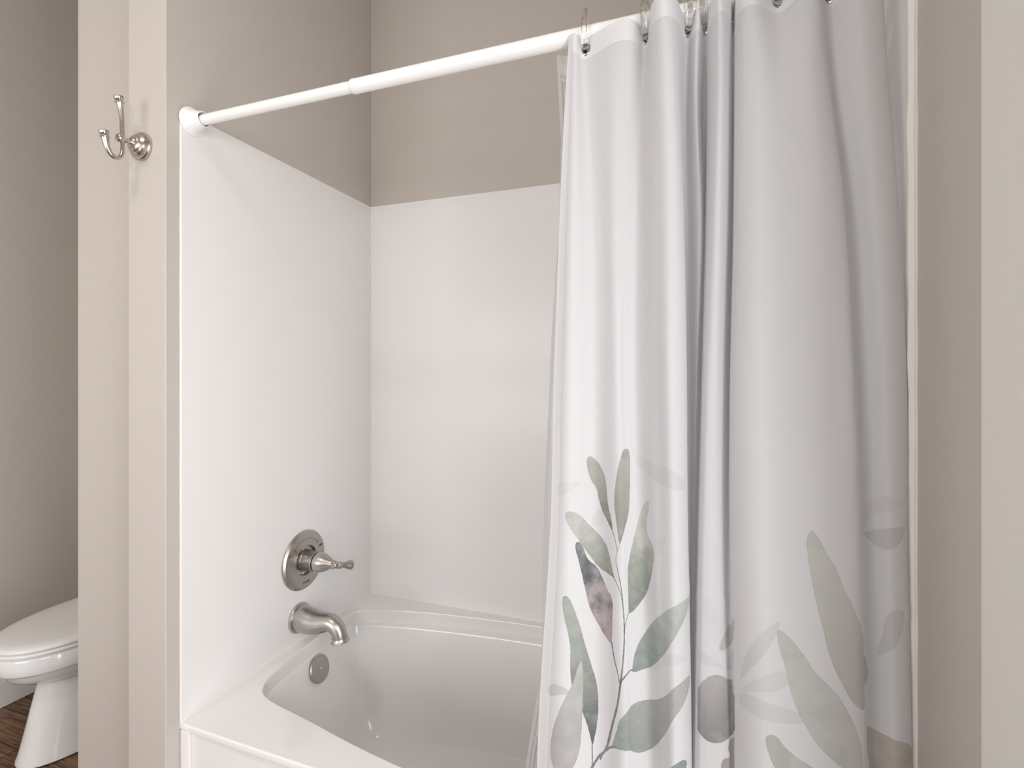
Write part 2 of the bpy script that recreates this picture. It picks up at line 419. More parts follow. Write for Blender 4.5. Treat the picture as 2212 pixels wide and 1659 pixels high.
# ------------------------------------------------------------------ shower valve
def valve():
    c = (0.005, 0.402, 0.7475); ax = (1, 0, 0)
    t = empty('shower_valve', c, 'round brushed nickel shower valve trim above the tub spout', 'faucet')
    pl = lathe([(0.0885,0.0),(0.0900,0.0015),(0.0900,0.004),(0.0885,0.0062),(0.0855,0.0072),(0.0840,0.0095),(0.0815,0.0108),(0.060,0.0122),(0.050,0.0125),(0.0475,0.0135),(0.0455,0.0132),(0.0440,0.0105),(0.0425,0.0030),(0.030,0.002)], c, ax, 96)
    e = obj('escutcheon', *pl, M['nickel_plate'], t)
    # engraved arc arrow and words
    cy, cz = c[1], c[2]
    def on(a, r, h=0.0128): return Vector((c[0]+h, cy+r*math.sin(a), cz+r*math.cos(a)))
    arc = [on(math.radians(a), 0.066, 0.0115) for a in np.linspace(-47, 50, 40)]
    parts = [tube(arc, 0.0007, 6)]
    for a, s in ((-47, -1), (50, 1)):
        a = math.radians(a); tip = on(a + s*0.07, 0.066, 0.0122); b1 = on(a - s*0.02, 0.0685, 0.0122); b2 = on(a - s*0.02, 0.0635, 0.0122)
        parts.append(([tip, b1, b2, tip+Vector((0.0002,0,0)), b1+Vector((0.0002,0,0)), b2+Vector((0.0002,0,0))], [(0,1,2),(3,5,4),(0,3,4,1),(1,4,5,2),(2,5,3,0)]))
    obj('arc_arrow', *join(parts), M['engrave'], e, smooth=False); parts = []
    parts.append(text_mesh('HOT', 0.0092, on(math.radians(-62), 0.067, 0.0118), (0,1,0), (0,0,1)))
    parts.append(text_mesh('COLD', 0.0092, on(math.radians(66), 0.067, 0.0118), (0,1,0), (0,0,1)))
    parts.append(text_mesh('Delta', 0.013, on(math.radians(180), 0.066, 0.0118), (0,1,0.0), (0,0,1)))
    for p_ in parts: obj('engraved_word', *p_, M['engrave'], e, smooth=False)
    for a in (-15, 195):
        q = on(math.radians(a+0), 0.038, 0.0)
        s = lathe([(0.0052,0.002),(0.0052,0.0065),(0.0042,0.0078),(0.0022,0.0078),(0.0020,0.0066),(0.0005,0.0066)], q, ax, 24)
        obj('screw', *s, M['chrome'], e)
    hub = lathe([(0.0325,0.0),(0.0325,0.010),(0.0305,0.0135),(0.0298,0.016),(0.0298,0.0470),(0.0306,0.0505),(0.0300,0.0522),(0.0262,0.0526)], c, ax, 64)
    obj('hub', *hub, M['nickel'], t)
    gap = lathe([(0.0255,0.050),(0.0255,0.0560)], c, ax, 48); obj('gasket', *gap, M['dark'], t)
    co = catmull([(0.0275,0.0552),(0.0298,0.0566),(0.0300,0.0610),(0.0282,0.073),(0.0232,0.0870),(0.0172,0.0990),(0.0128,0.1090),(0.0108,0.1150)], 5)
    co = [(0.002,0.0552)] + [tuple(p) for p in co] + [(0.0118,0.1156),(0.0118,0.1180),(0.0104,0.1186),(0.0102,0.1280),(0.0100,0.1400),(0.0080,0.1440),(0.004,0.1450)]
    lv = obj('handle_cone', *lathe(co, c, ax, 64), M['nickel'], t)
    # cross lever through the end of the cone
    lx = c[0]+0.1350; ly = c[1]
    pr = [(0.0060,-0.0225),(0.0118,-0.0223),(0.0130,-0.0208),(0.0130,-0.0185),(0.0090,-0.0155),(0.0080,-0.011),(0.0078,0.0),(0.0082,0.008),(0.0088,0.016),(0.0104,0.025),(0.0130,0.033),(0.0140,0.038),(0.0136,0.0420),(0.0115,0.0440),(0.006,0.0450)]
    obj('lever', *lathe(pr, (lx, ly, c[2]+0.001), (0.42, 1, -0.30), 48), M['nickel_plate'], t)
valve()

# ------------------------------------------------------------------ tub spout
def spout():
    c = Vector((0.005, 0.383, 0.5765))
    t = empty('tub_spout', c, 'curved brushed nickel tub spout below the shower valve', 'faucet')
    fl = lathe([(0.0400,0.0),(0.0440,0.0010),(0.0445,0.0045),(0.0425,0.0078),(0.0385,0.0090),(0.036,0.009)], c, (1,0,0), 64)
    obj('flange', *fl, M['nickel'], t)
    path = [(0.006,0,0.0),(0.020,0,-0.001),(0.040,0,-0.0035),(0.062,0,-0.0045),(0.084,0,-0.0015),(0.102,0,0.0025),(0.118,0,0.0035),(0.132,0,-0.001),(0.143,0,-0.0105),(0.1495,0,-0.022),(0.152,0,-0.033)]
    rad = [0.0378,0.0380,0.0370,0.0342,0.0305,0.0272,0.0252,0.0240,0.0230,0.0222,0.0222]
    P = catmull([(*(c + Vector(p)), r) for p, r in zip(path, rad)], 6)
    b = tube([p[:3] for p in P], [p[3] for p in P], 48)
    obj('body', *b, M['nickel'], t)
    ax = Vector((0.14, 0, -1)).normalized(); o = c + Vector((0.152, 0, -0.031))
    nz = lathe([(0.0222,0.000),(0.0238,0.0008),(0.0238,0.0022),(0.0224,0.0032),(0.0228,0.0050),(0.0250,0.0105),(0.0275,0.0140),(0.0273,0.0152),(0.0230,0.0154),(0.0200,0.010),(0.002,0.009)], o, ax, 48)
    obj('nozzle', *nz, M['nickel'], t)
spout()

# ------------------------------------------------------------------ robe hook
def robe_hook():
    X = -0.0757; yw = -0.034; zc = 1.860
    t = empty('robe_hook', (X, yw, zc), 'double brushed nickel robe hook on the end of the wall beside the tub', 'hook')
    pr = [(0.0310,0.0),(0.0325,0.0015),(0.0325,0.0055),(0.0305,0.0085),(0.0262,0.0098),(0.0258,0.0112),(0.0266,0.0120),(0.0262,0.0135),(0.0235,0.0165),(0.0205,0.0185),(0.0190,0.0188),(0.0190,0.0205),(0.0180,0.0225),(0.0150,0.0245),(0.0125,0.0250),(0.0122,0.0268),(0.0100,0.0290),(0.0070,0.0300)]
    obj('base_plate', *lathe(pr, (X, yw, zc), (0,-1,0), 64), M['hooknickel'], t, sharp=20)
    po = [(0.0062,0.026),(0.0055,0.031),(0.0055,0.036),(0.0065,0.040),(0.0080,0.043),(0.0092,0.046),(0.0096,0.050),(0.0092,0.054),(0.0075,0.0565),(0.004,0.058)]
    obj('post', *lathe(po, (X, yw, zc), (0,-1,0), 40), M['hooknickel'], t)
    y0 = yw - 0.0455
    up = [(y0+0.001,-0.004),(y0-0.000,0.02),(y0-0.0006,0.045),(y0-0.0035,0.068),(y0-0.0055,0.080)]
    def arm(pts, rad, name):
        P = catmull([(X, y, zc+z, r) for (y, z), r in zip(pts, rad)], 8)
        a = obj(name, *tube([p[:3] for p in P], [p[3] for p in P], 24), M['hooknickel'], t)
        e = Vector(P[-1][:3]); d = (e - Vector(P[-4][:3])).normalized()
        fin = [(0.0070,-0.0012),(0.0098,-0.0006),(0.0102,0.0004),(0.0098,0.0012),(0.0062,0.0018),(0.0068,0.0035),(0.0088,0.0062),(0.0097,0.0095),(0.0095,0.0125),(0.0078,0.0130),(0.0060,0.0118),(0.001,0.0105)]
        V, Fc = lathe(fin, e, d, 40)
        # fluted cup: pinch every eighth of a turn
        Xa, Ya, Za = frame_from(d); V2 = []
        for i, v in enumerate(V):
            k = i % 40; j = i // 40
            w = 0.10*(1-abs(math.sin(3*2*PI*k/40))) if j >= 5 else 0
            c0 = e + Za*((v-e).dot(Za)); V2.append(c0 + (v-c0)*(1.06-w if j >= 5 else 1))
            if 7 <= j <= 9: V2[-1] = V2[-1] + Za*(0.0012*abs(math.sin(3*2*PI*k/40)))
        obj('finial', V2, Fc, M['hooknickel'], a)
    arm(up, [0.0050,0.0047,0.0050,0.0060,0.0078], 'upper_arm')
    lo = [(y0+0.001,0.004),(y0+0.001,-0.016),(y0+0.0005,-0.030),(y0-0.004,-0.0425),(y0-0.014,-0.048),(y0-0.025,-0.0430),(y0-0.0325,-0.030),(y0-0.0355,-0.0165),(y0-0.0365,-0.0110)]
    arm(lo, [0.0046,0.0046,0.0047,0.0048,0.0049,0.0052,0.0059,0.0070,0.0078], 'lower_arm')
robe_hook()

# ------------------------------------------------------------------ toilet
def egg(cx, yf, yb, w, z, n=64, p=2.2):
    """outline pointing to -y; widest two thirds of the way back"""
    out = []; ym = yf + (yb-yf)*0.60
    for k in range(n):
        a = 2*PI*k/n; sx, sy = math.sin(a), -math.cos(a)
        ex = math.copysign(abs(sx)**(2/p), sx)
        if sy < 0: ey = -abs(sy)**(2/2.05)*(ym-yf)
        else: ey = abs(sy)**(2/3.2)*(yb-ym)
        out.append((cx+ex*w, ym+ey, z))
    return out
def loft(rings):
    n = len(rings[0]); V = [v for r in rings for v in r]; Fc = []
    for i in range(len(rings)-1):
        for k in range(n): Fc.append((i*n+k, i*n+(k+1)%n, (i+1)*n+(k+1)%n, (i+1)*n+k))
    Fc.append(tuple(range(n))); Fc.append(tuple((len(rings)-1)*n+k for k in range(n)))
    return V, Fc
def toilet():
    cx = -0.985
    t = empty('toilet', (cx, 0.40, 0), 'white porcelain toilet with closed lid on the dark wood floor', 'toilet')
    lv = [(0.190,0.66,0.118,0.0),(0.182,0.66,0.126,0.004),(0.183,0.66,0.125,0.012),(0.190,0.66,0.120,0.03),(0.205,0.66,0.113,0.09),(0.222,0.66,0.108,0.16),(0.238,0.66,0.106,0.22),(0.246,0.66,0.108,0.252),(0.240,0.66,0.114,0.264),
          (0.215,0.66,0.130,0.272),(0.185,0.65,0.150,0.284),(0.160,0.64,0.166,0.300),(0.146,0.63,0.174,0.316),(0.139,0.62,0.1775,0.330),(0.134,0.62,0.1795,0.336),(0.125,0.62,0.1860,0.3395),(0.122,0.62,0.1875,0.344),(0.1215,0.62,0.1880,0.365),(0.122,0.62,0.1870,0.388),(0.125,0.62,0.184,0.395),(0.132,0.61,0.177,0.398)]
    obj('bowl', *loft([egg(cx, a, b, w, z) for a, b, w, z in lv]), M['porcelain'], t, sharp=60)
    s = [(0.124,0.57,0.180,0.402),(0.118,0.575,0.187,0.404),(0.117,0.575,0.188,0.410),(0.120,0.575,0.185,0.414)]
    obj('seat', *loft([egg(cx, a, b, w, z) for a, b, w, z in s]), M['seat'], t, sharp=60)
    l = [(0.124,0.575,0.181,0.4155),(0.118,0.58,0.188,0.417),(0.116,0.58,0.190,0.422),(0.118,0.58,0.188,0.428),(0.126,0.575,0.180,0.4335),(0.150,0.565,0.160,0.4375),(0.22,0.54,0.10,0.441),(0.30,0.48,0.04,0.442)]
    obj('lid', *loft([egg(cx, a, b, w, z) for a, b, w, z in l]), M['seat'], t, sharp=60)
    for s_ in (-1, 1):
        for zz in (0,):
            b_ = obj('bumper', *box(cx+s_*0.15-0.006, cx+s_*0.15+0.006, 0.30, 0.325, 0.3965, 0.4035), M['plasticwhite'], t, smooth=False)
    tk = obj('tank', *box(cx-0.215, cx+0.215, 0.585, 0.748, 0.375, 0.735), M['porcelain'], t, smooth=False); bevel(tk, 0.03, 5)
    tl = obj('tank_lid', *box(cx-0.225, cx+0.225, 0.577, 0.752, 0.736, 0.768), M['porcelain'], t, smooth=False); bevel(tl, 0.012, 4)
    fh = obj('flush_handle', *join([lathe([(0.012,0),(0.012,0.014),(0.008,0.018)], (cx-0.16, 0.585, 0.67), (0,-1,0), 24), tube([(cx-0.16,0.569,0.67),(cx-0.13,0.566,0.668),(cx-0.09,0.566,0.664)], [0.005,0.006,0.007], 12)]), M['chrome'], t)
    for hx in (-0.085, 0.055): obj('hinge', *box(cx+hx, cx+hx+0.03, 0.560, 0.584, 0.398, 0.432), M['seat'], t, smooth=False)
toilet()
# ------------------------------------------------------------------ curtain rod
RY, RZ = 0.027, 1.9325
def rod():
    t = empty('shower_curtain_rod', (L/2, RY, RZ), 'white metal tension rod spanning the bathtub alcove', 'curtain rod')
    T = 0.0052
    pr = [(0.0125,0.020),(0.0125,0.47-T)]
    obj('thin_tube', *lathe([(0.0122,0.010),(0.0122,0.50)], (T,RY,RZ), (1,0,0), 48), M['enamel'], t)
    obj('wide_tube', *lathe([(0.0130,0.4640),(0.0146,0.4642),(0.0152,0.4655),(0.0152,0.4760),(0.0148,0.4775),(0.0148,L-2*T-0.010)], (T,RY,RZ), (1,0,0), 48), M['enamel'], t)
    fp = [(0.0325,0.0),(0.0335,0.001),(0.0335,0.0040),(0.0325,0.0052),(0.0308,0.0054),(0.0308,0.0074),(0.0298,0.0086),(0.0280,0.0088),(0.0280,0.0108),(0.0270,0.0124),(0.0258,0.0128),(0.0252,0.0150),(0.0246,0.0180),(0.0235,0.0220),(0.0205,0.0300),(0.0188,0.0360),(0.0186,0.0405),(0.0172,0.0415),(0.0158,0.0405),(0.0150,0.0350)]
    obj('end_flange', *lathe(fp, (T,RY,RZ+0.0015), (1,0,0), 64), M['plasticwhite'], t, sharp=25)
    obj('end_flange', *lathe(fp, (L-T,RY,RZ+0.0015), (-1,0,0), 64), M['plasticwhite'], t)
    obj('gap_ring', *lathe([(0.0150,0.036),(0.0128,0.0375)], (T,RY,RZ), (1,0,0), 48, cap=False), M['dark'], t)
rod()

# ------------------------------------------------------------------ curtain cloth
CURTAIN_Z =  [1.925, 1.78, 1.58, 1.331, 1.08, 0.73, 0.12]
CURTAIN_FOLDS = [
  [(0.9394, 0.010), (0.9335, 0.000), (0.9268, -0.010), (0.9203, -0.020), (0.9172, -0.030), (0.8994, -0.045), (0.8902, -0.055)],
  [(0.9525, 0.004), (0.9551, -0.008), (0.9542, -0.022), (0.9530, -0.034), (0.9509, -0.042), (0.9435, -0.060), (0.9354, -0.068)],
  [(0.9664, 0.016), (0.9750, 0.010), (0.9830, 0.002), (0.9881, -0.008), (0.9907, -0.018), (0.9982, -0.038), (0.9995, -0.045)],
  [(1.0152, 0.000), (1.0203, -0.008), (1.0211, -0.014), (1.0267, -0.026), (1.0316, -0.034), (1.0418, -0.055), (1.0460, -0.060)],
  [(1.0464, -0.002), (1.0426, -0.002), (1.0408, -0.006), (1.0419, -0.015), (1.0468, -0.025), (1.0588, -0.046), (1.0628, -0.050)],
  [(1.0731, 0.022), (1.0642, 0.010), (1.0597, 0.002), (1.0584, -0.008), (1.0669, -0.018), (1.0833, -0.040), (1.0911, -0.050)],
  [(1.0833, -0.022), (1.0872, -0.026), (1.0894, -0.026), (1.0898, -0.032), (1.0946, -0.040), (1.1040, -0.058), (1.1092, -0.065)],
  [(1.1024, -0.040), (1.1080, -0.042), (1.1122, -0.042), (1.1140, -0.052), (1.1190, -0.058), (1.1228, -0.072), (1.1264, -0.080)],
  [(1.1219, -0.022), (1.1255, -0.025), (1.1318, -0.025), (1.1354, -0.032), (1.1389, -0.038), (1.1451, -0.048), (1.1491, -0.055)],
  [(1.1382, 0.022), (1.1329, 0.030), (1.1360, 0.022), (1.1390, 0.014), (1.1405, 0.008), (1.1434, 0.006), (1.1463, 0.000)],
  [(1.1548, 0.008), (1.1526, 0.010), (1.1597, 0.004), (1.1540, 0.002), (1.1491, -0.002), (1.1455, -0.000), (1.1477, -0.005)],
  [(1.1663, 0.022), (1.1654, 0.048), (1.1639, 0.050), (1.1579, 0.042), (1.1520, 0.032), (1.1469, 0.025), (1.1491, 0.020)],
  [(1.1742, -0.002), (1.1746, -0.010), (1.1709, -0.022), (1.1633, -0.032), (1.1565, -0.038), (1.1504, -0.045), (1.1491, -0.050)],
  [(1.1863, -0.022), (1.1872, -0.032), (1.1835, -0.042), (1.1768, -0.047), (1.1688, -0.052), (1.1635, -0.060), (1.1621, -0.065)],
  [(1.2023, 0.000), (1.2019, -0.006), (1.1980, -0.016), (1.1899, -0.032), (1.1861, -0.043), (1.1874, -0.056), (1.1904, -0.060)],
  [(1.2090, 0.030), (1.2095, 0.038), (1.2074, 0.028), (1.2018, 0.004), (1.1991, -0.020), (1.2033, -0.046), (1.2062, -0.050)],
  [(1.2124, 0.000), (1.2108, -0.022), (1.2081, -0.032), (1.2022, -0.044), (1.2015, -0.054), (1.2079, -0.062), (1.2124, -0.068)],
  [(1.2325, -0.018), (1.2360, -0.046), (1.2356, -0.056), (1.2341, -0.070), (1.2343, -0.080), (1.2402, -0.090), (1.2454, -0.095)],
  [(1.2697, 0.008), (1.2714, -0.034), (1.2751, -0.050), (1.2794, -0.060), (1.2807, -0.070), (1.2869, -0.084), (1.2914, -0.090)],
  [(1.3010, -0.020), (1.3100, -0.036), (1.3214, -0.046), (1.3287, -0.052), (1.3355, -0.064), (1.3393, -0.076), (1.3427, -0.080)],
  [(1.3189, -0.018), (1.3301, -0.024), (1.3491, -0.032), (1.3586, -0.042), (1.3648, -0.050), (1.3693, -0.060), (1.3722, -0.065)],
  [(1.3269, 0.004), (1.3362, 0.002), (1.3533, -0.002), (1.3647, -0.008), (1.3730, -0.014), (1.3777, -0.020), (1.3809, -0.025)],
  [(1.3412, 0.014), (1.3482, 0.002), (1.3691, -0.002), (1.3815, -0.010), (1.3890, -0.014), (1.3940, -0.020), (1.3954, -0.025)],
  [(1.3702, -0.014), (1.3777, -0.018), (1.3923, -0.020), (1.4033, -0.026), (1.4076, -0.030), (1.4120, -0.035), (1.4136, -0.040)],
  [(1.4043, 0.000), (1.4093, -0.004), (1.4215, -0.008), (1.4306, -0.012), (1.4315, -0.016), (1.4345, -0.020), (1.4334, -0.025)],
  [(1.4071, 0.030), (1.4153, 0.028), (1.4257, 0.024), (1.4341, 0.018), (1.4345, 0.012), (1.4377, 0.008), (1.4362, 0.000)],
]

LZ = np.array(CURTAIN_Z); NF = len(CURTAIN_FOLDS)
TAB = np.array(CURTAIN_FOLDS)           # fold, level, (x, y)
def hermite(xs, ys, x):
    """piecewise cubic through decreasing xs, shape preserving enough for cloth"""
    xs = np.asarray(xs); ys = np.asarray(ys)
    d = (ys[1:]-ys[:-1])/(xs[1:]-xs[:-1])[:, None] if ys.ndim == 2 else (ys[1:]-ys[:-1])/(xs[1:]-xs[:-1])
    m = np.zeros_like(ys); m[1:-1] = 0.5*(d[1:]+d[:-1]); m[0] = d[0]; m[-1] = d[-1]
    i = int(np.clip(np.searchsorted(-xs, -x) - 1, 0, len(xs)-2))
    h = xs[i+1]-xs[i]; t = (x-xs[i])/h
    return (2*t**3-3*t*t+1)*ys[i] + (t**3-2*t*t+t)*h*m[i] + (-2*t**3+3*t*t)*ys[i+1] + (t**3-t*t)*h*m[i+1]
def row_points(z, m=20):
    P = np.array([hermite(LZ, TAB[f], min(z, LZ[0])) for f in range(NF)])
    return np.array(catmull(list(P), m))
MS = 22
REF = row_points(1.2, MS); SEG = np.linalg.norm(REF[1:]-REF[:-1], axis=1); US = np.concatenate([[0], np.cumsum(SEG)])
NS = len(US)
GROM = [(2, 0), (5, 0), (9, 0), (11, 0), (15, 0), (18, 0), (22, 0)]   # fold indices that carry a grommet
GI = [g[0]*MS for g in GROM]
def droop(i):
    """how far the top edge sags next to a grommet (m)"""
    d = min(abs(i-g) for g in GI)
    return 0.011*math.exp(-(d/(MS*0.75))**2)
HEM_TOP = 1.927
ZV = [0.0, 0.0012, 0.003] + list(np.arange(0.006, 0.045, 0.0026)) + list(np.arange(0.048, 0.3, 0.010)) + list(np.arange(0.31, 1.835, 0.016))
def cloth():
    V = []; UV = []
    rows = []
    for v in ZV:
        z = HEM_TOP - v; R = row_points(z, MS)
        fade = math.exp(-v/0.12)
        for i in range(NS):
            u = US[i]
            # soft secondary wrinkles
            w = 0.0016*noise.noise(Vector((u*14, z*1.5, 3.1))) + 0.0011*noise.noise(Vector((u*34, z*3.0+u*4, 9.7)))
            cr = 0.0011*math.exp(-((z-0.985-0.01*math.sin(u*9))/0.006)**2) + 0.0009*math.exp(-((z-0.70)/0.006)**2)
            a = max(i-1, 0); b = min(i+1, NS-1); tx, ty = R[b]-R[a]; l = math.hypot(tx, ty)+1e-9
            nx, ny = ty/l, -tx/l
            k = (1-math.exp(-v/0.08))*w + cr
            V.append((R[i][0]+nx*k, R[i][1]+ny*k, z - droop(i)*fade))
            UV.append((u, v))
    Fc = []; gp = [(US[g], 0.0165) for g in GI]
    nr = len(ZV)
    # grommet centres in space
    cen = []
    for g in GI:
        R = row_points(HEM_TOP-0.0185, MS); a, b = R[g-1], R[g+1]
        tv = Vector((b[0]-a[0], b[1]-a[1], 0)).normalized(); nv = Vector((tv.y, -tv.x, 0))
        cen.append((Vector((R[g][0], R[g][1], HEM_TOP-0.0185-0.011*math.exp(-0.0165/0.12))), tv, nv))
    for j in range(nr-1):
        for i in range(NS-1):
            q = (j*NS+i, j*NS+i+1, (j+1)*NS+i+1, (j+1)*NS+i)
            if ZV[j] < 0.035:
                mx = sum((Vector(V[k]) for k in q), Vector())/4
                if any((mx-c[0]).length < 0.0070 for c in cen): continue
            Fc.append(q)
    return V, UV, Fc, cen

